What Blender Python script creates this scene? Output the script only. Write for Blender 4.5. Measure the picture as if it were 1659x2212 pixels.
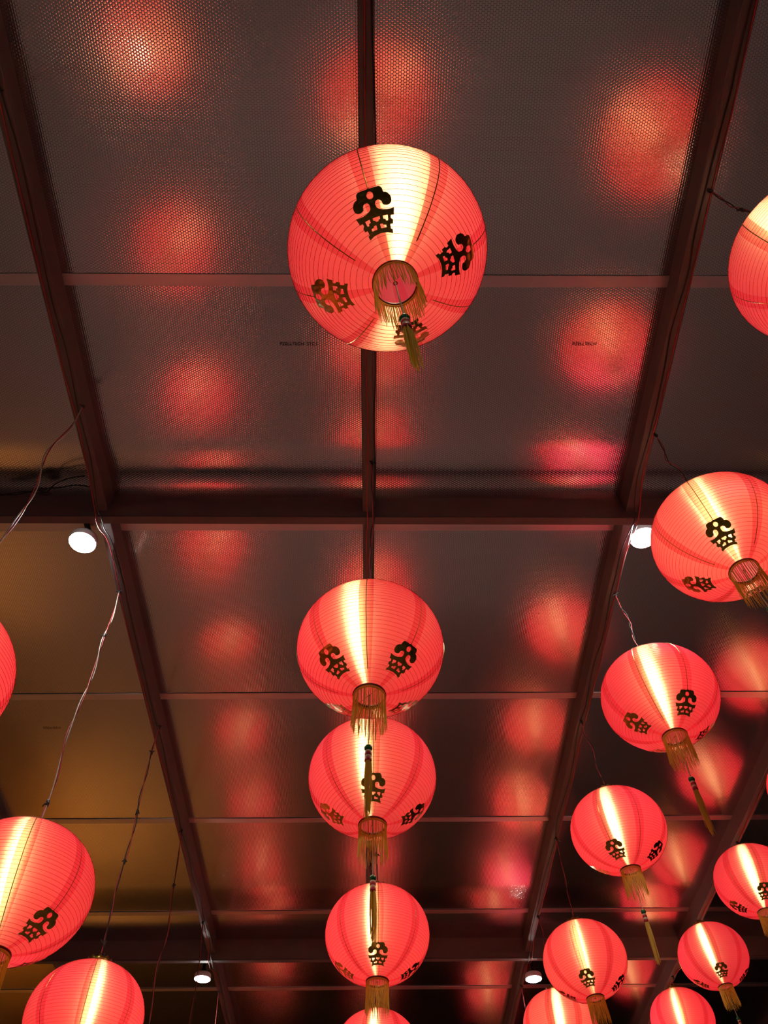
import bpy, bmesh, math, random
from mathutils import Vector, Matrix
from mathutils.geometry import tessellate_polygon

for o in list(bpy.data.objects):
    bpy.data.objects.remove(o, do_unlink=True)
scene = bpy.context.scene
COL = scene.collection
PI = math.pi
R_ = math.radians

# ------------------------------------------------------------------ camera
EYE = Vector((0.0, 0.0, 1.6))           # height of the phone above the floor
F, CX, CY = 1715.0, 829.5, 1106.0       # focal length and centre, pixels of a 1659 x 2212 frame
yc = Vector(((806 - CX) / F, (3484 - CY) / F, 1.0)).normalized()     # vanishing point of the rafters
zc = Vector(((806 - CX) / F, (-130 - CY) / F, 1.0))                  # zenith
zc = (zc - yc * zc.dot(yc)).normalized()
xc = yc.cross(zc)
cam_d = bpy.data.cameras.new('camera')
cam_d.sensor_fit = 'VERTICAL'
cam_d.sensor_height = 36.0
cam_d.lens = F / 2212.0 * 36.0
cam_d.clip_start = 0.02
cam = bpy.data.objects.new('camera', cam_d)
COL.objects.link(cam)
rot = Matrix(((xc.x, -xc.y, -xc.z), (yc.x, -yc.y, -yc.z), (zc.x, -zc.y, -zc.z)))
cam.matrix_world = Matrix.Translation(EYE) @ rot.to_4x4()
scene.camera = cam

# ------------------------------------------------------------------ world, exposure
w = bpy.data.worlds.new('night')
scene.world = w
w.use_nodes = True
w.node_tree.nodes['Background'].inputs[0].default_value = (0.6, 0.45, 0.4, 1)
w.node_tree.nodes['Background'].inputs[1].default_value = 0.004
vs = scene.view_settings
vs.view_transform = 'Standard'
vs.look = 'None'
vs.exposure = 0.0
vs.gamma = 1.0
vs.use_curve_mapping = False
cy_ = scene.cycles
cy_.max_bounces = 5
cy_.diffuse_bounces = 3
cy_.glossy_bounces = 2
cy_.transmission_bounces = 4
cy_.transparent_max_bounces = 6
cy_.sample_clamp_indirect = 4.0
cy_.use_light_tree = True
cy_.use_adaptive_sampling = True
cy_.adaptive_threshold = 0.02
cy_.caustics_refractive = True
cy_.caustics_reflective = True

LANTERN_BULB = 41.0
LED_POWER = 360.0
AMBER_POWER = 240.0

# ------------------------------------------------------------------ helpers
def ray(px, py):
    c = Vector(((px - CX) / F, (py - CY) / F, 1.0))
    return Vector((xc.dot(c), yc.dot(c), zc.dot(c)))

def on_height(px, py, z):
    """point of a pixel's line of sight on the level z (metres above the floor)"""
    d = ray(px, py)
    return EYE + d * ((z - EYE.z) / d.z)


class MB:
    def __init__(self):
        self.v, self.f, self.m = [], [], []

    def add(self, vs_, fs_, mi=0):
        b = len(self.v)
        self.v += [tuple(p) for p in vs_]
        self.f += [tuple(i + b for i in f) for f in fs_]
        self.m += [mi] * len(fs_)

    def box(self, x0, x1, y0, y1, z0, z1, mi=0):
        self.add([(x0, y0, z0), (x1, y0, z0), (x1, y1, z0), (x0, y1, z0), (x0, y0, z1), (x1, y0, z1), (x1, y1, z1), (x0, y1, z1)],
                 [(0, 3, 2, 1), (4, 5, 6, 7), (0, 1, 5, 4), (1, 2, 6, 5), (2, 3, 7, 6), (3, 0, 4, 7)], mi)

    def tube(self, pts, r, n=6, mi=0, cap=True):
        pts = [Vector(p) for p in pts]
        rs = r if isinstance(r, (list, tuple)) else [r] * len(pts)
        ref = None
        rings = []
        for i, p in enumerate(pts):
            a, b = pts[max(i - 1, 0)], pts[min(i + 1, len(pts) - 1)]
            t = (b - a).normalized()
            if ref is None:
                ref = Vector((1, 0, 0)) if abs(t.x) < 0.8 else Vector((0, 1, 0))
            ref = (ref - t * ref.dot(t)).normalized()
            s = t.cross(ref)
            rings.append([p + (ref * math.cos(2 * PI * k / n) + s * math.sin(2 * PI * k / n)) * rs[i] for k in range(n)])
        vs_ = [q for g in rings for q in g]
        fs_ = []
        for i in range(len(pts) - 1):
            for k in range(n):
                k2 = (k + 1) % n
                fs_.append((i * n + k, i * n + k2, (i + 1) * n + k2, (i + 1) * n + k))
        if cap:
            fs_.append(tuple(range(n))[::-1])
            fs_.append(tuple((len(pts) - 1) * n + k for k in range(n)))
        self.add(vs_, fs_, mi)

    def lathe(self, prof, n=24, mi=0, close=False):
        vs_ = [(r * math.cos(2 * PI * k / n), r * math.sin(2 * PI * k / n), z) for r, z in prof for k in range(n)]
        fs_ = []
        m = len(prof)
        for i in range(m if close else m - 1):
            i2 = (i + 1) % m
            for k in range(n):
                k2 = (k + 1) % n
                fs_.append((i * n + k, i * n + k2, i2 * n + k2, i2 * n + k))
        self.add(vs_, fs_, mi)

    def mesh(self, name, mats, smooth=False):
        me = bpy.data.meshes.new(name)
        me.from_pydata(self.v, [], self.f)
        for m in mats:
            me.materials.append(m)
        if len(mats) > 1:
            me.polygons.foreach_set('material_index', self.m)
        if smooth:
            me.polygons.foreach_set('use_smooth', [True] * len(me.polygons))
        me.update()
        return me


def link(name, me, parent=None, loc=(0, 0, 0), rot_=(0, 0, 0)):
    o = bpy.data.objects.new(name, me)
    COL.objects.link(o)
    o.location = loc
    o.rotation_euler = rot_
    if parent:
        o.parent = parent
    return o


def tag(o, label=None, cat=None, group=None, kind=None):
    if label: o['label'] = label
    if cat: o['category'] = cat
    if group: o['group'] = group
    if kind: o['kind'] = kind
    return o


def smooth_path(pts, per=4):
    pts = [Vector(p) for p in pts]
    out = []
    for i in range(len(pts) - 1):
        p0, p1, p2, p3 = pts[max(i - 1, 0)], pts[i], pts[i + 1], pts[min(i + 2, len(pts) - 1)]
        for k in range(per):
            t = k / per
            out.append(0.5 * ((2 * p1) + (p2 - p0) * t + (2 * p0 - 5 * p1 + 4 * p2 - p3) * t * t + (3 * p1 - p0 - 3 * p2 + p3) * t ** 3))
    out.append(pts[-1])
    return out

# ------------------------------------------------------------------ materials
def new_mat(name):
    m = bpy.data.materials.new(name)
    m.use_nodes = True
    nt = m.node_tree
    nt.nodes.clear()
    out = nt.nodes.new('ShaderNodeOutputMaterial')
    return m, nt, out

def N(nt, t, **kw):
    n = nt.nodes.new(t)
    for k, v in kw.items():
        setattr(n, k, v)
    return n

def vm(nt, op, a, b=None, c=None):
    n = nt.nodes.new('ShaderNodeVectorMath')
    n.operation = op
    for i, x in enumerate((a, b, c)):
        if x is None: continue
        if hasattr(x, 'is_output'): nt.links.new(x, n.inputs[i])
        else: n.inputs[i].default_value = x
    return n.outputs['Value'] if op in ('LENGTH', 'DOT_PRODUCT') else n.outputs['Vector']

def ma(nt, op, a, b=None, c=None):
    n = nt.nodes.new('ShaderNodeMath')
    n.operation = op
    for i, x in enumerate((a, b, c)):
        if x is None: continue
        if hasattr(x, 'is_output'): nt.links.new(x, n.inputs[i])
        else: n.inputs[i].default_value = x
    return n.outputs[0]

def scale(nt, v, s):
    n = nt.nodes.new('ShaderNodeVectorMath')
    n.operation = 'SCALE'
    nt.links.new(v, n.inputs[0])
    if hasattr(s, 'is_output'): nt.links.new(s, n.inputs['Scale'])
    else: n.inputs['Scale'].default_value = s
    return n.outputs['Vector']

def simple(name, col, rough=0.6, metal=0.0, var=0.25, sc=20.0, bump=0.0, spec=0.4):
    m, nt, out = new_mat(name)
    b = N(nt, 'ShaderNodeBsdfPrincipled')
    tc = N(nt, 'ShaderNodeTexCoord')
    nz = N(nt, 'ShaderNodeTexNoise')
    nz.inputs['Scale'].default_value = sc
    nz.inputs['Detail'].default_value = 4
    nt.links.new(tc.outputs['Object'], nz.inputs['Vector'])
    mx = N(nt, 'ShaderNodeMix', data_type='RGBA')
    mx.inputs[6].default_value = (*[c * (1 - var) for c in col], 1)
    mx.inputs[7].default_value = (*[min(1, c * (1 + var)) for c in col], 1)
    nt.links.new(nz.outputs[0], mx.inputs[0])
    nt.links.new(mx.outputs[2], b.inputs['Base Color'])
    b.inputs['Roughness'].default_value = rough
    b.inputs['Metallic'].default_value = metal
    b.inputs['Specular IOR Level'].default_value = spec
    if bump:
        bp = N(nt, 'ShaderNodeBump')
        bp.inputs['Strength'].default_value = bump
        bp.inputs['Distance'].default_value = 0.002
        nt.links.new(nz.outputs[0], bp.inputs['Height'])
        nt.links.new(bp.outputs[0], b.inputs['Normal'])
    nt.links.new(b.outputs[0], out.inputs[0])
    return m

def emitter(name, col, strength):
    m, nt, out = new_mat(name)
    e = N(nt, 'ShaderNodeEmission')
    e.inputs[0].default_value = (*col, 1)
    e.inputs[1].default_value = strength
    nt.links.new(e.outputs[0], out.inputs[0])
    return m

FOIL = dict(pitch=0.0105, k1=0.020, k2=0.10, rough=0.10, col=(0.76, 0.72, 0.71))
def foil_material(name, bubbles=True, rough=0.24, col=FOIL['col']):
    """bright bubble foil: a hexagonal lattice of small domes pressed into a metal sheet"""
    m, nt, out = new_mat(name)
    b = N(nt, 'ShaderNodeBsdfPrincipled')
    b.inputs['Metallic'].default_value = 1.0
    b.inputs['Roughness'].default_value = rough
    b.inputs['Base Color'].default_value = (*col, 1)
    tc = N(nt, 'ShaderNodeTexCoord')
    geo = N(nt, 'ShaderNodeNewGeometry')
    nz = N(nt, 'ShaderNodeTexNoise')
    nz.inputs['Scale'].default_value = 3.0
    nz.inputs['Detail'].default_value = 3
    nt.links.new(tc.outputs['Object'], nz.inputs['Vector'])
    wob = scale(nt, vm(nt, 'SUBTRACT', nz.outputs['Color'], (0.5, 0.5, 0.5)), 0.03)
    nrm = vm(nt, 'ADD', geo.outputs['Normal'], wob)
    if bubbles:
        p = scale(nt, vm(nt, 'MULTIPLY', tc.outputs['Object'], (1, 1, 0)), 1 / FOIL['pitch'])
        half = (0.8660254, 0.5, 1.0)
        a = vm(nt, 'WRAP', p, half, tuple(-x for x in half))
        q = vm(nt, 'ADD', p, (0.8660254, 0.5, 0))
        c = vm(nt, 'WRAP', q, half, tuple(-x for x in half))
        la, lc = vm(nt, 'LENGTH', a), vm(nt, 'LENGTH', c)
        sel = ma(nt, 'LESS_THAN', la, lc)
        mx = N(nt, 'ShaderNodeMix', data_type='VECTOR')
        nt.links.new(sel, mx.inputs[0])
        nt.links.new(c, mx.inputs[4])
        nt.links.new(a, mx.inputs[5])
        g = vm(nt, 'MULTIPLY', mx.outputs[1], (1, 1, 0))
        u = ma(nt, 'MULTIPLY', vm(nt, 'LENGTH', g), 2.0)
        k = ma(nt, 'MULTIPLY_ADD', ma(nt, 'POWER', u, 3.0), FOIL['k2'] * 2, FOIL['k1'] * 2)
        nrm = vm(nt, 'ADD', nrm, scale(nt, g, k))
        # welded film between the domes: duller, and darkened in colour for crease shade
        mr = N(nt, 'ShaderNodeMapRange', interpolation_type='SMOOTHSTEP')
        mr.inputs[1].default_value, mr.inputs[2].default_value = 0.80, 1.06
        nt.links.new(u, mr.inputs[0])
        cm = N(nt, 'ShaderNodeMix', data_type='RGBA')
        cm.inputs[6].default_value = (*[min(1, c_ * 1.08) for c_ in col], 1)
        cm.inputs[7].default_value = (*[c_ * 0.42 for c_ in col], 1)
        nt.links.new(mr.outputs[0], cm.inputs[0])
        nt.links.new(cm.outputs[2], b.inputs['Base Color'])
    nrm = vm(nt, 'NORMALIZE', nrm)
    nt.links.new(nrm, b.inputs['Normal'])
    nt.links.new(b.outputs[0], out.inputs[0])
    return m

SILK_RED = (0.93, 0.046, 0.115)
def silk_material(name, red, tr, hair, hair_col):
    """red lantern silk: glows through, and its level threads smear the bulb into an upright streak"""
    m, nt, out = new_mat(name)
    tl = N(nt, 'ShaderNodeBsdfTranslucent')
    df = N(nt, 'ShaderNodeBsdfDiffuse')
    hr = N(nt, 'ShaderNodeBsdfHair', component='Transmission')
    tc = N(nt, 'ShaderNodeTexCoord')
    # weave and wrinkles
    nz = N(nt, 'ShaderNodeTexNoise')
    nz.inputs['Scale'].default_value = 60.0
    nz.inputs['Detail'].default_value = 3
    mp = N(nt, 'ShaderNodeMapping')
    mp.inputs['Scale'].default_value = (1.0, 1.0, 0.35)
    nt.links.new(tc.outputs['Object'], mp.inputs['Vector'])
    nt.links.new(mp.outputs[0], nz.inputs['Vector'])
    mx = N(nt, 'ShaderNodeMix', data_type='RGBA')
    mx.inputs[6].default_value = (*[c * tr * 0.9 for c in red], 1)
    mx.inputs[7].default_value = (*[min(1, c * tr * 1.1) for c in red], 1)
    nt.links.new(nz.outputs[0], mx.inputs[0])
    nt.links.new(mx.outputs[2], tl.inputs[0])
    df.inputs[0].default_value = (red[0] * 0.35, red[1] * 0.6, red[2] * 0.6, 1)
    tg = N(nt, 'ShaderNodeTangent', direction_type='RADIAL', axis='Z')
    tan = vm(nt, 'NORMALIZE', vm(nt, 'ADD', tg.outputs[0], scale(nt, vm(nt, 'SUBTRACT', nz.outputs['Color'], (0.5, 0.5, 0.5)), 0.10)))
    nt.links.new(tan, hr.inputs['Tangent'])
    hr.inputs['Color'].default_value = (*[c * hair for c in hair_col], 1)
    hr.inputs['Offset'].default_value = 0.0
    hr.inputs['RoughnessU'].default_value = 0.0135
    hr.inputs['RoughnessV'].default_value = 0.75
    a1, a2 = N(nt, 'ShaderNodeAddShader'), N(nt, 'ShaderNodeAddShader')
    nt.links.new(tl.outputs[0], a1.inputs[0])
    nt.links.new(df.outputs[0], a1.inputs[1])
    nt.links.new(a1.outputs[0], a2.inputs[0])
    nt.links.new(hr.outputs[0], a2.inputs[1])
    nt.links.new(a2.outputs[0], out.inputs[0])
    return m

def thread_material(name, col):
    m, nt, out = new_mat(name)
    d, t, a = N(nt, 'ShaderNodeBsdfDiffuse'), N(nt, 'ShaderNodeBsdfTranslucent'), N(nt, 'ShaderNodeAddShader')
    nz = N(nt, 'ShaderNodeTexNoise')
    nz.inputs['Scale'].default_value = 120.0
    mx = N(nt, 'ShaderNodeMix', data_type='RGBA')
    mx.inputs[6].default_value = (*[c * 0.45 for c in col], 1)
    mx.inputs[7].default_value = (*[c * 0.60 for c in col], 1)
    nt.links.new(nz.outputs[0], mx.inputs[0])
    for n_ in (d, t):
        nt.links.new(mx.outputs[2], n_.inputs[0])
    nt.links.new(d.outputs[0], a.inputs[0])
    nt.links.new(t.outputs[0], a.inputs[1])
    nt.links.new(a.outputs[0], out.inputs[0])
    return m

M_FOIL = foil_material('bubble_foil', True, FOIL['rough'])
M_SEAM = foil_material('flat_foil_edge', False, 0.38)
M_STEEL = simple('dark_painted_steel', (0.105, 0.090, 0.095), 0.5, 0.0, 0.2, 9.0, 0.1)
M_DECK = simple('roof_deck', (0.05, 0.045, 0.045), 0.8)
M_FLOOR = simple('concrete_floor', (0.42, 0.34, 0.32), 0.7, 0.0, 0.25, 3.0)
M_OCHRE = simple('ochre_plaster', (0.50, 0.30, 0.10), 0.8, 0.0, 0.15, 4.0)
M_DARKWALL = simple('dark_wall', (0.045, 0.035, 0.035), 0.8, 0.0, 0.2, 4.0)
M_SILK = silk_material('red_silk', SILK_RED, 0.50, 0.88, (1.0, 0.76, 0.46))
M_SILK2 = silk_material('doubled_red_silk', (0.93, 0.045, 0.112), 0.495, 0.48, (1.0, 0.54, 0.26))
M_WIRE = simple('red_rib_wire', (0.22, 0.012, 0.014), 0.5)
M_GOLD = simple('gold_foil', (0.50, 0.33, 0.06), 0.28, 1.0, 0.3, 70.0, 1.0)
M_THREAD = thread_material('gold_thread', (1.0, 0.76, 0.17))
M_RIM = simple('dark_red_rim', (0.13, 0.025, 0.02), 0.4)
M_GREEN = simple('green_bead', (0.01, 0.16, 0.05), 0.25)
M_RED = simple('red_thread', (0.45, 0.02, 0.03), 0.5)
M_CREAM = simple('cream_cord', (0.75, 0.62, 0.40), 0.6)
M_BLACK = simple('black_cable', (0.02, 0.017, 0.018), 0.5)
M_REDCABLE = simple('red_cable', (0.42, 0.04, 0.04), 0.45)
M_WHITECABLE = simple('white_cable', (0.50, 0.47, 0.42), 0.45)
M_WHITE = simple('white_plastic', (0.8, 0.8, 0.78), 0.4)
M_INK = simple('dark_ink', (0.03, 0.02, 0.02), 0.7)
M_BULB = emitter('bulb_glow', (1.0, 0.80, 0.52), LANTERN_BULB)
M_LED = emitter('led_glow', (1.0, 0.97, 0.92), LED_POWER)
M_AMBER = emitter('amber_glow', (1.0, 0.43, 0.07), AMBER_POWER)

# ------------------------------------------------------------------ the setting
H = 3.0                       # ceiling above the eye
ZC = EYE.z + H                # ceiling level
X0, DX = -0.0225, 1.188       # rafters
Y0, DY = 1.041, 1.182         # foil seams
SEAM = 0.046
RW, RD = 0.050, 0.105         # rafter width and depth
BEAMS = [2.084, 6.165]
BEAM_BACK = -1.997         # the next beam, behind the viewer
BW, BD = 0.037, 0.153
I0, I1 = -4, 5
N0, N1 = -4, 10
XA, XB = X0 + I0 * DX, X0 + I1 * DX
YA, YB = Y0 + N0 * DY, Y0 + (N1 + 1) * DY

mb = MB(); mb.box(XA - 0.2, XB + 0.2, YA - 0.2, YB + 0.2, ZC + 0.06, ZC + 0.10)
ceiling = link('ceiling', mb.mesh('ceiling', [M_DECK]))
tag(ceiling, 'silver bubble foil ceiling on dark steel rafters', None, None, 'structure')

def smooth01(a, b, t):
    t = min(1, max(0, (t - a) / (b - a)))
    return t * t * (3 - 2 * t)

def dip(y):
    """the foil lifts into a shallow pocket just before each cross beam"""
    d = 0.0
    for a0, a1, a2, amp in ((1.82, 1.985, 2.10, 0.017), (5.44, 5.78, 6.19, 0.015)):
        if a0 < y <= a1: d += amp * smooth01(a0 - 0.05, a1 + 0.03, y)
        elif a1 < y < a2: d += amp * (a2 - y) / (a2 - a1)
    return d

random.seed(11)
PANEL_Z = {}
NX, NY = 10, 32
for n in range(N0, N1 + 1):
    ya = Y0 + n * DY + SEAM * 0.5
    yb = ya + DY
    sw = random.uniform(-0.004, 0.006)
    for i in range(I0, I1):
        xa, xb = X0 + i * DX, X0 + (i + 1) * DX
        a1 = random.uniform(-0.003, 0.006)
        a2 = random.uniform(-0.003, 0.003)
        ph = random.uniform(0, 6.28)
        cx_, cy0 = (xa + xb) / 2, (ya + yb) / 2
        me = MB()
        vs_ = []
        for b in range(NY + 1):
            for a in range(NX + 1):
                u, v = a / NX, b / NY
                x, y = xa + (xb - xa) * u, ya + (yb - ya) * v
                z = -(a1 * math.sin(PI * u) + sw * 0.4) * math.sin(PI * v) + a2 * math.sin(2 * PI * v + ph) * math.sin(PI * u) * math.sin(PI * v)
                vs_.append((x - cx_, y - cy0, z + dip(y)))
        fs_ = [(b * (NX + 1) + a, (b + 1) * (NX + 1) + a, (b + 1) * (NX + 1) + a + 1, b * (NX + 1) + a + 1) for b in range(NY) for a in range(NX)]
        me.add(vs_, fs_)
        PANEL_Z[(n, i)] = min(q[2] for q in vs_)
        link('foil_panel', me.mesh('foil_panel', [M_FOIL], True), ceiling, (cx_, cy0, ZC))
    # the flat selvage where two sheets overlap, one piece per bay
    y = Y0 + n * DY
    for i in range(I0, I1):
        xa, xb = X0 + i * DX, X0 + (i + 1) * DX
        me = MB()
        k = 6
        t1 = random.uniform(-0.004, 0.004)
        vs_, fs_ = [], []
        for a in range(k + 1):
            u = a / k
            x = xa + (xb - xa) * u - (xa + xb) / 2
            z = -0.0035 - 0.002 * math.sin(PI * u) + dip(y)
            wy = t1 * math.sin(PI * u)
            vs_ += [(x, wy - 0.001, z + 0.003), (x, wy, z), (x, wy + SEAM, z - 0.0005), (x, wy + SEAM + 0.001, z + 0.003)]
        for a in range(k):
            for s in range(3):
                fs_.append((a * 4 + s, a * 4 + s + 1, a * 4 + s + 5, a * 4 + s + 4))
        me.add(vs_, fs_)
        link('foil_seam', me.mesh('foil_seam', [M_SEAM]), ceiling, ((xa + xb) / 2, y, ZC))

# rafters: rectangular steel tubes with eased lower edges
e = 0.003
prof = [(-RW / 2, 0.05), (-RW / 2, -RD + e), (-RW / 2 + e, -RD), (RW / 2 - e, -RD), (RW / 2, -RD + e), (RW / 2, 0.05)]
mb = MB()
for yy in (YA, YB):
    mb.v += [(x, yy, z) for x, z in prof]
k = len(prof)
mb.add([], [])
mb.f += [(i, (i + 1) % k, (i + 1) % k + k, i + k) for i in range(k)] + [tuple(range(k))[::-1], tuple(range(k, 2 * k))]
mb.m = [0] * len(mb.f)
me_r = mb.mesh('rafter', [M_STEEL])
for i in range(I0, I1 + 1):
    link('rafter', me_r, ceiling, (X0 + i * DX, 0, ZC))

# cross beams: cold-rolled channels with a groove above the bottom flange
prof = [(0, 0.05), (0, -BD + 0.010), (0.006, -BD + 0.010), (0.006, -BD + 0.006), (-0.001, -BD + 0.006), (-0.001, -BD), (BW, -BD), (BW, 0.05)]
k = len(prof)
mb = MB()
for xx in (XA - 0.1, XB + 0.1):
    mb.v += [(xx, y, z) for y, z in prof]
mb.f += [(i, i + k, (i + 1) % k + k, (i + 1) % k) for i in range(k)] + [tuple(range(k)), tuple(range(k, 2 * k))[::-1]]
mb.m = [0] * len(mb.f)
me_b = mb.mesh('cross_beam', [M_STEEL])
for yb, rz in zip(BEAMS + [BEAM_BACK], (R_(0.2), R_(0.15), 0.0)):
    link('cross_beam', me_b, ceiling, (0, yb, ZC), (0, 0, rz))

# floor and the far walls of the hall (only their light in the foil shows)
WX0, WX1, WY0, WY1 = -5.1, 7.4, -5.2, 15.5
mb = MB(); mb.box(WX0, WX1, WY0, WY1, -0.1, 0.0)
tag(link('floor', mb.mesh('floor', [M_FLOOR])), 'plain concrete floor', None, None, 'structure')
for nm, b_, m_ in (('wall_left', (WX0 - 0.1, WX0, WY0, WY1, 0, ZC), M_OCHRE), ('wall_right', (WX1, WX1 + 0.1, WY0, WY1, 0, ZC), M_DARKWALL),
                   ('wall_front', (WX0, WX1, WY1, WY1 + 0.1, 0, ZC), M_DARKWALL), ('wall_back', (WX0, WX1, WY0 - 0.1, WY0, 0, ZC), M_DARKWALL)):
    mb = MB(); mb.box(*b_)
    tag(link(nm, mb.mesh(nm, [m_])), 'plain plastered wall', None, None, 'structure')

# lettering printed on the foil
def print_on_foil(px, py, text, size):
    p = on_height(px, py, ZC)
    zp = PANEL_Z[(math.floor((p.y - Y0 - SEAM * 0.5) / DY), math.floor((p.x - X0) / DX))]
    cu = bpy.data.curves.new('foil_print', 'FONT')
    cu.body = text
    cu.size = size
    cu.align_x = 'CENTER'
    cu.align_y = 'CENTER'
    t = bpy.data.objects.new('tmp', cu)
    COL.objects.link(t)
    bpy.context.view_layer.update()
    me = bpy.data.meshes.new_from_object(t.evaluated_get(bpy.context.evaluated_depsgraph_get()))
    bpy.data.objects.remove(t, do_unlink=True)
    me.materials.append(M_INK)
    o = link('foil_print', me, ceiling, (p.x, p.y, ZC + zp - 0.002), (PI, 0, 0))
    o['label'] = 'small dark lettering printed on the foil'

print_on_foil(645, 743, 'PZELLTECH  2TC1', 0.019)
print_on_foil(1262, 742, 'PZELLTECH', 0.019)
print_on_foil(113, 1571, 'PZELLTECH', 0.019)

# ------------------------------------------------------------------ lantern meshes (made once, shared by all)
R = 0.235
CO = 0.87                      # a little flatter than a ball
PHI0 = math.asin(0.2)
def surf(phi, az, off=0.0):
    """phi from the bottom, az around; off along the normal"""
    s, c = math.sin(phi), math.cos(phi)
    n = Vector((s * math.cos(az) * CO, s * math.sin(az) * CO, -c)).normalized()
    return Vector((R * s * math.cos(az), R * s * math.sin(az), -R * CO * c)) + n * off

# silk shade, eight gores with a doubled strip at every seam
SEG, ROW = 96, 44
mb = MB()
vs_ = [surf(PHI0 + (PI - 2 * PHI0) * j / ROW, 2 * PI * (i - 0.5) / SEG) for j in range(ROW + 1) for i in range(SEG)]
mb.v = [tuple(p) for p in vs_]
for j in range(ROW):
    for i in range(SEG):
        i2 = (i + 1) % SEG
        mb.f.append((j * SEG + i, j * SEG + i2, (j + 1) * SEG + i2, (j + 1) * SEG + i))
        mb.m.append(1 if i % 12 in (0, 1, 11) else 0)
ME_SHADE = mb.mesh('silk_shade', [M_SILK, M_SILK2], True)
# outward normals: phi grows upward, az counter-clockwise -> already outward

# one long wire spiralling from rim to rim
TURNS, PER = 46, 56
pts = []
for s in range(TURNS * PER + 1):
    t = s / (TURNS * PER)
    pts.append(surf(PHI0 + (PI - 2 * PHI0) * t, 2 * PI * s / PER, 0.0005))
mb = MB(); mb.tube(pts, 0.00048, 3)
ME_RIB = mb.mesh('wire_rib', [M_WIRE])

# gold seam lines: four long ones, four that stop at an emblem
def seam_mesh(phi_end, name):
    mb = MB()
    vs_, fs_ = [], []
    k = 40
    for j in range(k + 1):
        phi = PI - PHI0 - (PI - PHI0 - phi_end) * j / k
        hw = 0.0012 / R / max(math.sin(phi), 0.2)
        vs_ += [surf(phi, -hw, 0.0012), surf(phi, 0, 0.0020), surf(phi, hw, 0.0012)]
    for j in range(k):
        for s in range(2):
            fs_.append((j * 3 + s, j * 3 + s + 1, j * 3 + s + 4, j * 3 + s + 3))
    mb.add(vs_, fs_)
    return mb.mesh(name, [M_GOLD])
EMB_PHI = R_(39.0)
EMB_H, EMB_W = 0.44 * R, 0.355 * R
ME_SEAM_LONG = seam_mesh(R_(24), 'gold_seam')
ME_SEAM_SHORT = seam_mesh(EMB_PHI + 0.5 * EMB_H / (R * 0.93), 'gold_seam')

# the emblem: cloud-topped character cut from gold foil
def arc(cx_, cy_a, r, a0, a1, k):
    return [(cx_ + r * math.cos(R_(a0 + (a1 - a0) * i / k)), cy_a - r * math.sin(R_(a0 + (a1 - a0) * i / k))) for i in range(k + 1)]
half = [(455, 183), (468, 205), (500, 212), (540, 205)]
half += arc(600, 258, 54, 110, -10, 7)                # upper lobe
half += [(662, 300)]
half += arc(655, 386, 92, 72, -112, 10)               # side lobe
half += [(600, 458)]
half += arc(548, 440, 51, 0, 200, 12)                 # round bay
half += [(503, 484), (530, 506), (575, 522), (640, 530), (700, 524), (750, 508)]
half += [(716, 606), (672, 606), (660, 640), (684, 662), (670, 712), (630, 714), (618, 768), (642, 776), (632, 828), (560, 808), (455, 800)]
left = [(910 - x, y) for x, y in half[::-1]][1:-1]
outer = half + left
def rect(x0, x1, y0, y1):
    return [(x0, y0), (x1, y0), (x1, y1), (x0, y1)]
holes = [[(450 + 5 + 50 * math.cos(2 * PI * i / 14), 305 + 54 * math.sin(2 * PI * i / 14)) for i in range(14)]]
holes.append([(390, 585), (520, 585), (516, 632), (485, 636), (478, 660), (432, 660), (425, 636), (394, 632)])
w1 = [(272, 590), (362, 590), (366, 640), (330, 644), (326, 676), (292, 674)]
holes.append(w1); holes.append([(910 - x, y) for x, y in w1])
w2 = [(334, 716), (384, 710), (388, 686), (436, 686), (436, 752), (338, 752)]
holes.append(w2); holes.append([(910 - x, y) for x, y in w2])
def shrink(p, k=0.80):
    mx_, my_ = sum(q[0] for q in p) / len(p), sum(q[1] for q in p) / len(p)
    return [(mx_ + (x - mx_) * k, my_ + (y - my_) * k) for x, y in p]
holes = [holes[0]] + [shrink(p) for p in holes[1:]]
polys = [[Vector((x, y, 0)) for x, y in p] for p in [outer] + holes]
flat = [p for q in polys for p in q]
bm = bmesh.new()
bv = [bm.verts.new(p) for p in flat]
for t in tessellate_polygon(polys):
    try: bm.faces.new([bv[i] for i in t])
    except ValueError: pass
for x in range(200, 760, 70):
    bmesh.ops.bisect_plane(bm, geom=bm.verts[:] + bm.edges[:] + bm.faces[:], plane_co=(x, 0, 0), plane_no=(1, 0, 0))
for y in range(240, 830, 65):
    bmesh.ops.bisect_plane(bm, geom=bm.verts[:] + bm.edges[:] + bm.faces[:], plane_co=(0, y, 0), plane_no=(0, 1, 0))
for v in bm.verts:
    s = (v.co.x - 455) / 580 * EMB_W
    t = (507 - v.co.y) / 645 * EMB_H
    phi = EMB_PHI + t / (R * 0.93)
    v.co = surf(phi, s / (R * math.sin(phi)), 0.0016)
bmesh.ops.recalc_face_normals(bm, faces=bm.faces)
ME_EMBLEM = bpy.data.meshes.new('emblem')
bm.to_mesh(ME_EMBLEM)
bm.free()
ME_EMBLEM.materials.append(M_GOLD)

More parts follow.
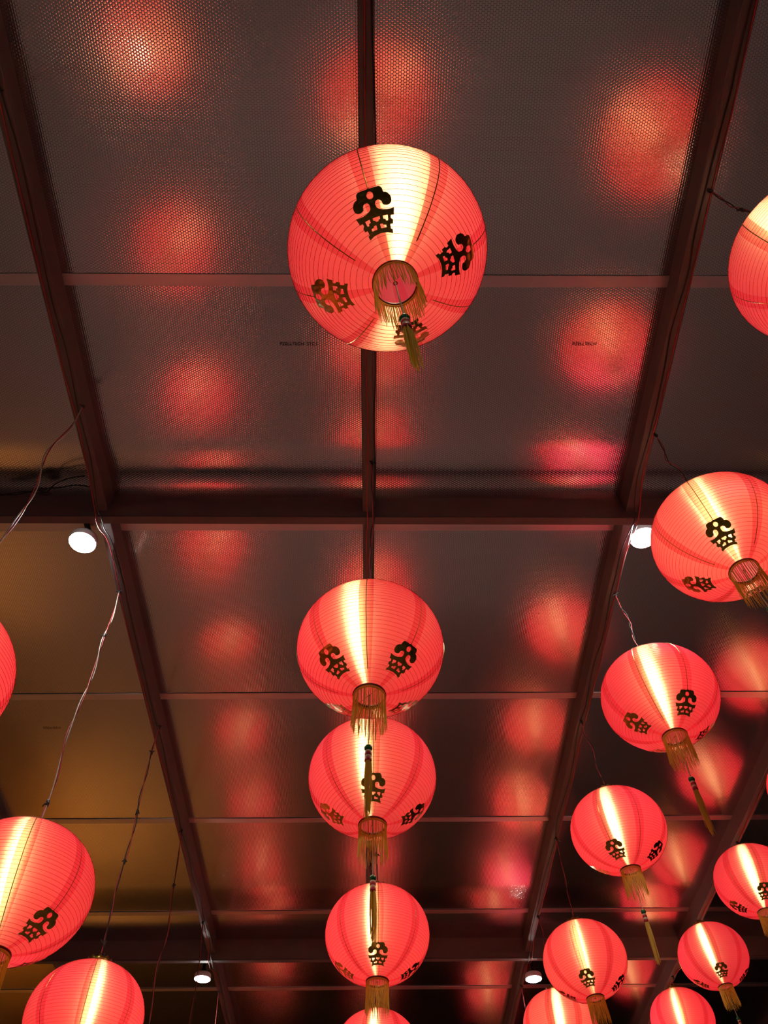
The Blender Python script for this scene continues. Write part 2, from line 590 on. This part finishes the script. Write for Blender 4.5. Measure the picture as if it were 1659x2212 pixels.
# brass crown on top
rt = R * 0.215
zt = R * CO * math.cos(PHI0)
mb = MB()
k = 40
ringp = []
for i in range(k):
    a = 2 * PI * i / k
    sc_ = 0.5 + 0.5 * math.cos(10 * a)
    ringp.append([(rt * 1.02 * math.cos(a), rt * 1.02 * math.sin(a), zt - 0.004), (rt * 1.10 * math.cos(a), rt * 1.10 * math.sin(a), zt + 0.010),
                  (rt * 1.02 * math.cos(a), rt * 1.02 * math.sin(a), zt + 0.016 + 0.012 * sc_), (rt * 0.97 * math.cos(a), rt * 0.97 * math.sin(a), zt + 0.015 + 0.012 * sc_),
                  (rt * 0.95 * math.cos(a), rt * 0.95 * math.sin(a), zt - 0.004)])
vs_ = [p for g in ringp for p in g]
fs_ = []
for i in range(k):
    i2 = (i + 1) % k
    for s in range(5):
        s2 = (s + 1) % 5
        fs_.append((i * 5 + s, i2 * 5 + s, i2 * 5 + s2, i * 5 + s2))
mb.add(vs_, fs_)
ME_CROWN = mb.mesh('brass_crown', [M_GOLD], True)
# wire hanger over the crown and down to the lamp holder
ZHOOK = zt + 0.052
mb = MB()
for a in (0.4, 0.4 + PI):
    d = Vector((math.cos(a), math.sin(a), 0))
    mb.tube(smooth_path([d * rt * 0.97 + Vector((0, 0, zt)), d * rt * 0.7 + Vector((0, 0, zt + 0.020)), d * rt * 0.2 + Vector((0, 0, zt + 0.036)), Vector((0, 0, ZHOOK))], 3), 0.0013, 5)
ME_HANGER = mb.mesh('wire_hanger', [M_BLACK])
# bulb and holder
BZ = 0.16 * R
prof = [(0.0005, -0.055), (0.012, -0.053), (0.022, -0.045), (0.027, -0.030), (0.027, -0.015), (0.022, 0.006), (0.016, 0.022), (0.0135, 0.034)]
mb = MB(); mb.lathe([(r, z + BZ) for r, z in prof], 10)
ME_BULB = mb.mesh('light_bulb', [M_BULB], True)
mb = MB()
mb.lathe([(0.0005, BZ + 0.034), (0.015, BZ + 0.034), (0.016, BZ + 0.075), (0.010, BZ + 0.085), (0.0005, BZ + 0.086)], 12)
mb.tube([(0, 0, BZ + 0.085), (0.004, 0.002, (BZ + 0.085 + ZHOOK) / 2), (0, 0, ZHOOK)], 0.003, 6)
ME_HOLDER = mb.mesh('bulb_holder', [M_BLACK], True)
# bottom rim
rb, zb = R * 0.205, -R * CO * math.cos(PHI0)
mb = MB()
mb.lathe([(rb + 0.003 * math.cos(2 * PI * k_ / 8), zb - 0.002 + 0.0055 * math.sin(2 * PI * k_ / 8)) for k_ in range(8)], 40, 0, True)
ME_RIM = mb.mesh('bottom_rim', [M_RIM], True)
mb = MB()
mb.tube([(-rb, 0, zb), (0, 0, zb - 0.001), (rb, 0, zb)], 0.0009, 4)
mb.lathe([(0.004 + 0.0012 * math.cos(2 * PI * k_ / 6), zb - 0.003 + 0.0012 * math.sin(2 * PI * k_ / 6)) for k_ in range(6)], 10, 0, True)
ME_BAR = mb.mesh('rim_bar', [M_BLACK])
# gold fringe hanging from the rim
def fringe_mesh(seed):
    rnd = random.Random(seed)
    mb = MB()
    k = 84
    mb.lathe([(rb + 0.0015, zb - 0.006), (rb + 0.002, zb - 0.014), (rb - 0.001, zb - 0.014), (rb - 0.001, zb - 0.006)], 40, 0, True)
    for i in range(k):
        a = 2 * PI * (i + rnd.uniform(-0.4, 0.4)) / k
        L = 0.128 * rnd.uniform(0.80, 1.0)
        pts_ = []
        wx, wy = rnd.uniform(-1, 1), rnd.uniform(-1, 1)
        for s in range(6):
            t = s / 5
            rr = rb * (1 + 0.04 * t) 
            da = 0.05 * wx * t + 0.05 * math.sin(5 * t + wy * 3) * t
            pts_.append((rr * math.cos(a + da) + 0.004 * wy * t * t, rr * math.sin(a + da) + 0.004 * wx * t * t, zb - 0.010 - L * t))
        mb.tube(pts_, [0.0012, 0.0012, 0.0012, 0.0012, 0.0011, 0.0006], 3)
    return mb.mesh('fringe', [M_THREAD])
ME_FRINGE = [fringe_mesh(s) for s in (1, 2, 3)]
# tassel: cord, green bead, bound neck, strands
ZB = zb - 0.200
mb = MB(); mb.tube([(0, 0, zb - 0.002), (0.0015, 0, zb - 0.1), (0, 0.001, ZB + 0.010)], 0.0017, 5)
ME_TCORD = mb.mesh('tassel_cord', [M_CREAM])
mb = MB(); mb.lathe([(0.0115 * math.sin(PI * j / 8) + 0.0002, ZB - 0.0115 * math.cos(PI * j / 8)) for j in range(9)], 14)
ME_BEAD = mb.mesh('green_bead', [M_GREEN], True)
mb = MB()
mb.lathe([(0.006, ZB - 0.010), (0.0095, ZB - 0.011), (0.0095, ZB - 0.016), (0.009, ZB - 0.0165)], 12, 1)
mb.lathe([(0.009, ZB - 0.0165), (0.010, ZB - 0.018), (0.010, ZB - 0.026), (0.009, ZB - 0.027)], 12, 0)
mb.lathe([(0.009, ZB - 0.027), (0.0095, ZB - 0.028), (0.0095, ZB - 0.034), (0.009, ZB - 0.035)], 12, 1)
mb.lathe([(0.009, ZB - 0.035), (0.010, ZB - 0.036), (0.010, ZB - 0.045), (0.008, ZB - 0.047), (0.0005, ZB - 0.047)], 12, 0)
ME_NECK = mb.mesh('tassel_neck', [M_RED, M_CREAM], True)
def strands_mesh(seed):
    rnd = random.Random(seed)
    mb = MB()
    for i in range(44):
        a, q = rnd.uniform(0, 2 * PI), math.sqrt(rnd.random())
        L = 0.185 * rnd.uniform(0.80, 1.0)
        dx, dy = rnd.uniform(-1, 1), rnd.uniform(-1, 1)
        pts_ = []
        for s in range(5):
            t = s / 4
            rr = q * (0.0085 + 0.0035 * math.sin(PI * min(t * 1.2, 1)))
            pts_.append((rr * math.cos(a) + 0.005 * dx * t * t, rr * math.sin(a) + 0.005 * dy * t * t, ZB - 0.045 - L * t))
        mb.tube(pts_, [0.0012, 0.0012, 0.0012, 0.0010, 0.0005], 3)
    return mb.mesh('tassel_strands', [M_THREAD])
ME_STRANDS = [strands_mesh(s) for s in (4, 5)]

def tilt_matrix(tx, ty):
    a = Vector((tx, ty, -math.sqrt(1 - tx * tx - ty * ty)))
    return Vector((0, 0, -1)).rotation_difference(a).to_matrix()

lantern_count = [0]
def lantern(pos, az, label, tilt=(0, 0), tassel=True, bulb=(0, 0, 0), swing=(0, 0), group='round red lanterns hung under the rafters'):
    i = lantern_count[0]
    lantern_count[0] += 1
    t = bpy.data.objects.new('red_lantern', None)
    COL.objects.link(t)
    t.empty_display_size = 0.1
    m = tilt_matrix(*tilt) @ Matrix.Rotation(R_(az), 3, 'Z')
    t.matrix_world = Matrix.Translation(EYE + Vector(pos)) @ m.to_4x4()
    tag(t, label, 'lantern', group)
    sh = link('silk_shade', ME_SHADE, t)
    link('wire_rib', ME_RIB, sh)
    for q in range(4):
        link('gold_emblem', ME_EMBLEM, sh, (0, 0, 0), (0, 0, q * PI / 2))['label'] = 'gold foil emblem'
        link('gold_seam', ME_SEAM_SHORT, sh, (0, 0, 0), (0, 0, q * PI / 2))
        link('gold_seam', ME_SEAM_LONG, sh, (0, 0, 0), (0, 0, q * PI / 2 + PI / 4))
    link('brass_crown', ME_CROWN, t)
    link('wire_hanger', ME_HANGER, t)
    inv = m.inverted()
    b = link('bulb_holder', ME_HOLDER, t, inv @ Vector(bulb))
    link('light_bulb', ME_BULB, b)
    rim = link('bottom_rim', ME_RIM, t)
    link('rim_bar', ME_BAR, rim)
    fr = link('gold_fringe', ME_FRINGE[i % 3], t, (0, 0, 0), (0, 0, i * 1.3))
    fr['kind'] = 'stuff'
    if tassel:
        ts = link('tassel', ME_TCORD, t, (0, 0, 0), (0, 0, i * 0.7))
        link('green_bead', ME_BEAD, ts)
        link('tassel_neck', ME_NECK, ts)
        st = link('tassel_strands', ME_STRANDS[i % 2], ts)
        st['kind'] = 'stuff'
    return t, EYE + Vector(pos) + m @ Vector((0, 0, ZHOOK))

# name, position from the eye, turn, tilt, tassel, label
LANTERNS = [
    ('L1', (0.034, 0.602, 1.885), 253, (0.070, 0.007), True, 'red lantern under the central rafter, the only one there before the first cross beam'),
    ('L2', (-0.009, 1.850, 1.814), 312, (-0.011, -0.04), True, 'red lantern under the central rafter with two emblems to the front, second in that row'),
    ('L3', (-0.003, 2.514, 1.807), 271, (0.005, -0.05), True, 'red lantern under the central rafter, third in that row, a green-beaded tassel below it'),
    ('L4', (0.019, 3.644, 1.792), 271, (-0.005, -0.02), False, 'red lantern under the central rafter with a full gold fringe and no tassel'),
    ('L5', (0.020, 4.918, 1.785), 300, (0, 0), True, 'red lantern under the central rafter next after the one without a tassel'),
    ('R0', (1.241, 0.713, 2.190), 20, (0, 0), True, 'red lantern on a slack twisted wire beside the rafter, before the first cross beam'),
    ('R1', (1.211, 1.679, 2.177), 234, (0.0, -0.08), True, 'red lantern right beside the bright white lamp on the first cross beam'),
    ('R2', (1.177, 2.517, 2.189), 280, (0, -0.02), True, 'red lantern next beyond the white lamp on the first cross beam, long gold tassel'),
    ('R3', (1.227, 3.606, 2.278), 235, (0.05, 0.06), True, 'red lantern with brass crown and a long tassel crossing the second cross beam'),
    ('R4', (1.204, 4.698, 2.157), 249, (0.06, -0.03), False, 'red lantern beside the white lamp on the second cross beam'),
    ('R5', (1.200, 5.640, 2.190), 290, (0, 0), True, 'red lantern under the white lamp of the second cross beam, partly behind another lantern'),
    ('S1', (2.394, 3.720, 2.600), 200, (0, 0), True, 'red lantern in the outermost row, third before the second cross beam'),
    ('S2', (2.349, 4.691, 2.615), 259, (-0.05, -0.06), True, 'red lantern in the outermost row, second before the second cross beam'),
    ('S3', (2.362, 5.709, 2.645), 253, (0.06, -0.02), True, 'small red lantern in the outermost row, the last before the second cross beam'),
    ('S4', (2.338, 6.601, 2.598), 300, (0, 0), True, 'small red lantern in the outermost row just past the second cross beam'),
    ('A1', (-1.141, 1.481, 1.380), 200, (0, 0), True, 'low red lantern on a wire with a bare white length, near the first beam'),
    ('A2', (-1.119, 2.425, 1.336), 335, (0.06, -0.08), True, 'low red lantern hung on a long red and white twin wire'),
    ('A3', (-1.173, 3.563, 1.428), 285, (0, 0), True, 'low red lantern with a shiny brass crown on a long knotted dark wire'),
    ('A0', (-1.150, 0.430, 1.400), 20, (0, 0), True, 'low red lantern before the one on the wire with a bare white length'),
    ('A4', (-1.170, 4.620, 1.400), 40, (0, 0), True, 'low red lantern on the dark wire beyond the brass-crowned one'),
    ('A5', (-1.170, 5.700, 1.400), 80, (0, 0), True, 'low red lantern before the second white lamp along the ochre wall side'),
    ('A6', (-1.170, 6.750, 1.400), 10, (0, 0), True, 'low red lantern past the second white lamp along the ochre wall side'),
    ('L6', (0.010, 5.950, 1.790), 30, (0, 0), True, 'red lantern under the central rafter below the second cross beam'),
    ('L7', (0.000, 7.000, 1.790), 60, (0, 0), True, 'red lantern under the central rafter well past the second cross beam'),
    ('R6', (1.200, 6.700, 2.180), 30, (0, 0), True, 'red lantern past the second white lamp, between the central and outermost rows'),
    ('S0', (2.360, 2.720, 2.600), 70, (0, 0), True, 'red lantern in the outermost row, the first past the first cross beam'),
    ('A7', (-1.170, 7.800, 1.400), 70, (0, 0), True, 'low red lantern three past the second cross beam along the ochre wall side'),
    ('A8', (-1.170, 8.850, 1.400), 20, (0, 0), True, 'low red lantern four past the second cross beam along the ochre wall side'),
    ('A9', (-1.170, 9.900, 1.400), 50, (0, 0), True, 'low red lantern five past the second cross beam along the ochre wall side'),
    ('L8', (0.000, 8.050, 1.790), 10, (0, 0), True, 'red lantern under the central rafter, three past the second cross beam'),
    ('L9', (0.000, 9.100, 1.790), 35, (0, 0), True, 'red lantern under the central rafter, four past the second cross beam'),
    ('R7', (1.200, 7.750, 2.180), 15, (0, 0), True, 'red lantern three past the second cross beam, between central and outermost rows'),
    ('R8', (1.200, 8.800, 2.180), 45, (0, 0), True, 'red lantern four past the second cross beam, between central and outermost rows'),
    ('S5', (2.350, 7.600, 2.600), 100, (0, 0), True, 'red lantern at the far end of the outermost row'),
]
BULB = {'L1': (0.030, -0.030, 0.0), 'L2': (-0.040, 0.0, 0.01), 'L3': (-0.022, 0.0, 0.0), 'L4': (-0.022, 0, 0), 'L5': (-0.02, 0, 0),
        'R1': (0.01, -0.01, 0), 'R2': (0.005, 0, 0), 'A2': (-0.03, -0.01, 0), 'A3': (0.012, 0, 0)}
random.seed(5)
HOOKS = {}
for key, pos, az, tl_, ts_, lab in LANTERNS:
    b = BULB.get(key, (random.uniform(-0.015, 0.01), 0, random.uniform(-0.01, 0.01)))
    t, hook = lantern(pos, az, lab, tl_, ts_, b)
    HOOKS[key] = hook

# ------------------------------------------------------------------ cables the lanterns hang on
def cable(key, label, cols, kinks, seed, start=None, r=0.0022, ties=(), spread=0.004):
    rnd = random.Random(seed)
    hk = HOOKS[key]
    col_i = round((hk.x - X0) / DX)
    xr = X0 + col_i * DX
    s = Vector(start) if start else Vector((xr + rnd.uniform(-0.01, 0.01), hk.y + rnd.uniform(-0.04, 0.04), ZC - RD - 0.012))
    pts_ = [s]
    for q in range(1, kinks):
        t = q / kinks
        pts_.append(s.lerp(hk, t) + Vector((rnd.uniform(-1, 1), rnd.uniform(-1, 1), 0)) * (0.018 if key[0] == 'A' else 0.010) * math.sin(PI * t) ** 0.5)
    pts_.append(hk)
    base = smooth_path(pts_, 6)
    root = bpy.data.objects.new('hanging_cable', None)
    COL.objects.link(root)
    root.location = s
    tag(root, label, 'cable', 'cables holding the lanterns')
    nb = len(base)
    for ci, (m_, off) in enumerate(cols):
        mb = MB()
        ph = ci * PI
        pp = []
        for q, p in enumerate(base):
            a = ph + q * 0.55
            amp = spread * (0.35 + 0.65 * math.sin(PI * q / (nb - 1)))
            pp.append(p - s + Vector((math.cos(a), math.sin(a), 0)) * amp * off)
        mb.tube(pp, r, 6)
        link('wire_strand', mb.mesh('wire_strand', [m_], True), root)
    # turns of wire round the rafter edge and knots of tape
    for t in ties:
        p = base[int(t * (nb - 1))] - s
        mb = MB()
        mb.tube([p + Vector((-0.004, 0, 0.014)), p + Vector((0, 0.001, 0.006)), p + Vector((0.001, 0, -0.006)), p + Vector((0.003, 0, -0.016))], [0.003, 0.007, 0.0065, 0.003], 7)
        for sgn in (-1, 1):
            ex, ez, ey = sgn * rnd.uniform(0.006, 0.020), rnd.uniform(-0.020, 0.016), rnd.uniform(-0.012, 0.008)
            mb.tube([p, p + Vector((ex * 0.6, ey * 0.5, ez * 0.4 + 0.003)), p + Vector((ex, ey, ez))], [0.0045, 0.0032, 0.0015], 5)
        link('tape_knot', mb.mesh('tape_knot', [M_BLACK], True), root)
    return root

DUO = [(M_BLACK, 1.0), (M_REDCABLE, 1.0)]
TWIN = [(M_REDCABLE, 1.0), (M_WHITECABLE, 1.0)]
zs = ZC - RD - 0.012
CABLES = {
    'A1': ('thin red wire with a bare white length passing below the first beam', TWIN, 6, (on_height(180, 878, zs)), (0.02,)),
    'A2': ('long red and white twin wire with a black tape knot, hanging from the dark rafter', TWIN, 7, (on_height(258, 1278, zs)), (0.02, 0.27, 0.95)),
    'A3': ('long dark wire with several tape knots above the brass-crowned lantern', DUO, 8, (on_height(345, 1570, zs)), (0.02, 0.16, 0.45, 0.66, 0.97)),
    'A4': ('dark wire leaving the rafter just after the third foil seam', DUO, 6, (on_height(392, 1795, zs)), (0.02, 0.3)),
    'R0': ('slack twisted dark wire looping from the rafter to the lantern before the first beam', DUO, 5, None, (0.02, 0.5)),
    'R1': ('thin red wire slanting to the lantern beside the first white lamp', DUO, 5, (on_height(1416, 940, zs)), (0.03,)),
    'R2': ('thin red wire above the lantern next beyond the first white lamp', DUO, 5, (on_height(1330, 1285, zs)), (0.03,)),
    'R3': ('dark wire above the brass-crowned lantern with the long tassel', DUO, 5, (on_height(1256, 1560, zs)), (0.03, 0.92)),
    'R4': ('dark sagging wire above the lantern beside the second white lamp', DUO, 5, (on_height(1202, 1812, zs)), (0.03,)),
    'S2': ('red wire to the outermost row lantern that is second before the second beam', DUO, 4, None, (0.03,)),
    'S3': ('faint red wire to the outermost row lantern that is last before the second beam', DUO, 4, None, (0.03,)),
    'S4': ('short wire above the small lantern past the second beam', DUO, 3, None, (0.03,)),
    'L1': ('short wire hidden behind the lantern before the first beam', DUO, 4, None, (0.03,)),
    'L2': ('red wire dropping past the first beam to the lantern under the central rafter', DUO, 5, (on_height(803, 1000, zs)), (0.03,)),
    'L3': ('short dark wire above the third lantern of the central rafter', DUO, 4, None, (0.03,)),
    'L4': ('dark knotted wire above the lantern without a tassel', DUO, 4, None, (0.03, 0.6, 0.85)),
}
for k_, (key, pos, az, tl_, ts_, lab) in enumerate(LANTERNS):
    if key in CABLES:
        lab2, cols, kn, st, ties = CABLES[key]
        cable(key, lab2, cols, kn, 100 + k_, st, 0.0025 if key[0] == 'A' else 0.0019, ties)
    else:
        cable(key, 'dark wire above the ' + ' '.join(lab.replace('red lantern', 'lantern').split()[:12]).rstrip(','), DUO, 4, 100 + k_, None, 0.002, (0.03,))

# wires clipped along the rafters
def run_wire(i, side, m_, label, seed, r=0.0022, y0=-1.0, y1=9.0):
    rnd = random.Random(seed)
    x = X0 + i * DX
    pts_ = []
    y = y0
    while y < y1:
        # under the rafter, swinging to its edge now and then
        pts_.append((x + side * 0.014 + rnd.uniform(-0.008, 0.008), y, ZC - RD - 0.004 - rnd.uniform(0, 0.003)))
        y += rnd.uniform(0.14, 0.30)
    # drop under the cross beams
    out = []
    for p in pts_:
        for yb in BEAMS:
            if abs(p[1] - yb - BW / 2) < 0.11:
                p = (p[0], p[1], ZC - BD - 0.006)
        out.append(p)
    for yb in BEAMS:
        for dy in (-0.02, BW + 0.02):
            out.append((x + side * 0.014, yb + dy, ZC - BD - 0.005))
    out.sort(key=lambda q: q[1])
    mb = MB(); mb.tube(smooth_path(out, 4), r, 6)
    o = link('rafter_wire', mb.mesh('rafter_wire', [m_], True))
    tag(o, label, 'wire', 'wires clipped along the rafters')

run_wire(-1, -0.8, M_REDCABLE, 'thin red wire under the rafter above the low lanterns', 21)
run_wire(-1, 0.8, M_BLACK, 'thin black wire under the rafter above the low lanterns', 22)
run_wire(0, -0.2, M_REDCABLE, 'thin red wire under the central rafter', 23)
run_wire(0, 1.7, M_BLACK, 'thin black wire hanging loosely at the edge of the central rafter', 24, 0.0030)
run_wire(1, 1.2, M_REDCABLE, 'thin red wire under the rafter beside both lamps that touch red lanterns', 25)
run_wire(1, -0.4, M_BLACK, 'thin black wire under the rafter beside both lamps that touch red lanterns', 26)
run_wire(2, 0.5, M_REDCABLE, 'thin red wire under the rafter above the outermost row', 27)

# black leads lying along the first cross beam
random.seed(3)
for q, (lab, pix) in enumerate((('black lead sagging along the first cross beam from the dark rafter', [(0, 1068), (40, 1068), (85, 1057), (130, 1053), (165, 1048), (205, 1053)]),
                                ('black lead with a joint running above the first cross beam', [(0, 1070), (55, 1062), (95, 1066), (120, 1045), (150, 1033), (183, 1028)]))):
    pts_ = [on_height(px, py, ZC - 0.06) for px, py in pix]
    mb = MB(); mb.tube(smooth_path(pts_, 5), 0.0032, 6)
    p = pts_[2]
    mb.tube([p + Vector((-0.03, 0, 0)), p + Vector((-0.01, 0, 0.002)), p + Vector((0.012, 0, -0.002)), p + Vector((0.035, 0, 0))], [0.003, 0.009, 0.009, 0.003], 7)
    tag(link('beam_lead', mb.mesh('beam_lead', [M_BLACK], True)), lab, 'wire', 'leads along the first cross beam')

# ------------------------------------------------------------------ white lamps on the cross beams
def led_lamp(x, y, z, zbeam, back, label):
    t = bpy.data.objects.new('beam_lamp', None)
    COL.objects.link(t)
    t.location = (x, y, z)
    tag(t, label, 'lamp', 'white lamps fixed under the cross beams')
    top = zbeam - z
    r = 0.060
    mb = MB(); mb.lathe([(0.0005, -0.030), (r * 0.35, -0.028), (r * 0.68, -0.022), (r * 0.88, -0.012), (r * 0.96, 0.0)], 16)
    link('diffuser', mb.mesh('diffuser', [M_LED], True), t)
    mb = MB(); mb.lathe([(r * 0.95, 0.002), (r * 0.985, -0.013), (r * 1.06, -0.013), (r * 1.06, 0.012), (r * 1.0, 0.024), (r * 0.6, 0.034), (0.020, 0.040), (0.0005, 0.041)], 20)
    link('housing', mb.mesh('housing', [M_WHITE], True), t)
    mb = MB()
    mb.lathe([(0.0005, 0.038), (0.021, 0.038), (0.022, 0.058), (0.012, 0.062), (0.0005, 0.062)], 16)
    mb.box(-0.012, 0.012, -0.004, 0.004, 0.06, top - 0.02)
    mb.box(-0.012, 0.012, -back, 0.004, top - 0.030, top - 0.020)
    link('lamp_holder', mb.mesh('lamp_holder', [M_BLACK]), t)

for (px, py, yy, lab) in ((178, 1172, 2.25, 'glaring white lamp behind the first cross beam where the low lanterns hang'),
                         (1390, 1162, 2.25, 'glaring white lamp behind the first cross beam right beside a red lantern'),
                         (437, 2115, 6.39, 'white lamp behind the second cross beam with no lantern beside it'),
                         (1153, 2115, 6.39, 'white lamp behind the second cross beam between red lanterns')):
    d = ray(px, py)
    p = EYE + d * (yy / d.y)
    led_lamp(p.x, p.y, p.z + 0.012, ZC, yy - (BEAMS[0] if yy < 4 else BEAMS[1]) - BW + 0.002, lab)
for x, lab in ((-1.31, 'added white lamp, unseen, behind the rear cross beam over the low lanterns'), (1.27, 'added white lamp, unseen, behind the rear cross beam on the dark wall side')):
    led_lamp(x, BEAM_BACK + 0.17, EYE.z + 2.86, ZC, 0.17 - BW, lab)  # unseen rear pair, added to light tassels and fringes from the front

# amber lamps on the ochre wall, out of sight
def wall_lamp(y, z, rg, label):
    t = bpy.data.objects.new('wall_lamp', None)
    COL.objects.link(t)
    t.location = (WX0, y, z)
    tag(t, label, 'lamp', 'amber lamps on the ochre wall')
    mb = MB(); mb.lathe([(rg * math.sin(PI * j / 10) + 0.0003, -rg * math.cos(PI * j / 10)) for j in range(11)], 16)
    link('globe', mb.mesh('globe', [M_AMBER], True), t, (0.26, 0, 0))
    mb = MB(); mb.lathe([(0.020, 0.20), (0.07, 0.19), (0.17, 0.08), (0.21, -0.06), (0.205, -0.06), (0.165, 0.075), (0.07, 0.18), (0.02, 0.19)], 20, 0, True)
    link('lamp_shade', mb.mesh('lamp_shade', [M_BLACK], True), t, (0.26, 0, 0))
    mb = MB(); mb.box(0, 0.02, -0.05, 0.05, -0.28, -0.12); mb.tube([(0.01, 0, -0.2), (0.02, 0, 0.10), (0.10, 0, 0.24), (0.26, 0, 0.195)], 0.014, 8)
    link('bracket', mb.mesh('bracket', [M_BLACK]), t)
wall_lamp(6.4, 1.05, 0.055, 'small amber shaded lamp low on the ochre wall beside the second cross beam')
wall_lamp(11.9, 1.9, 0.12, 'amber shaded lamp on the ochre wall near the far corner')
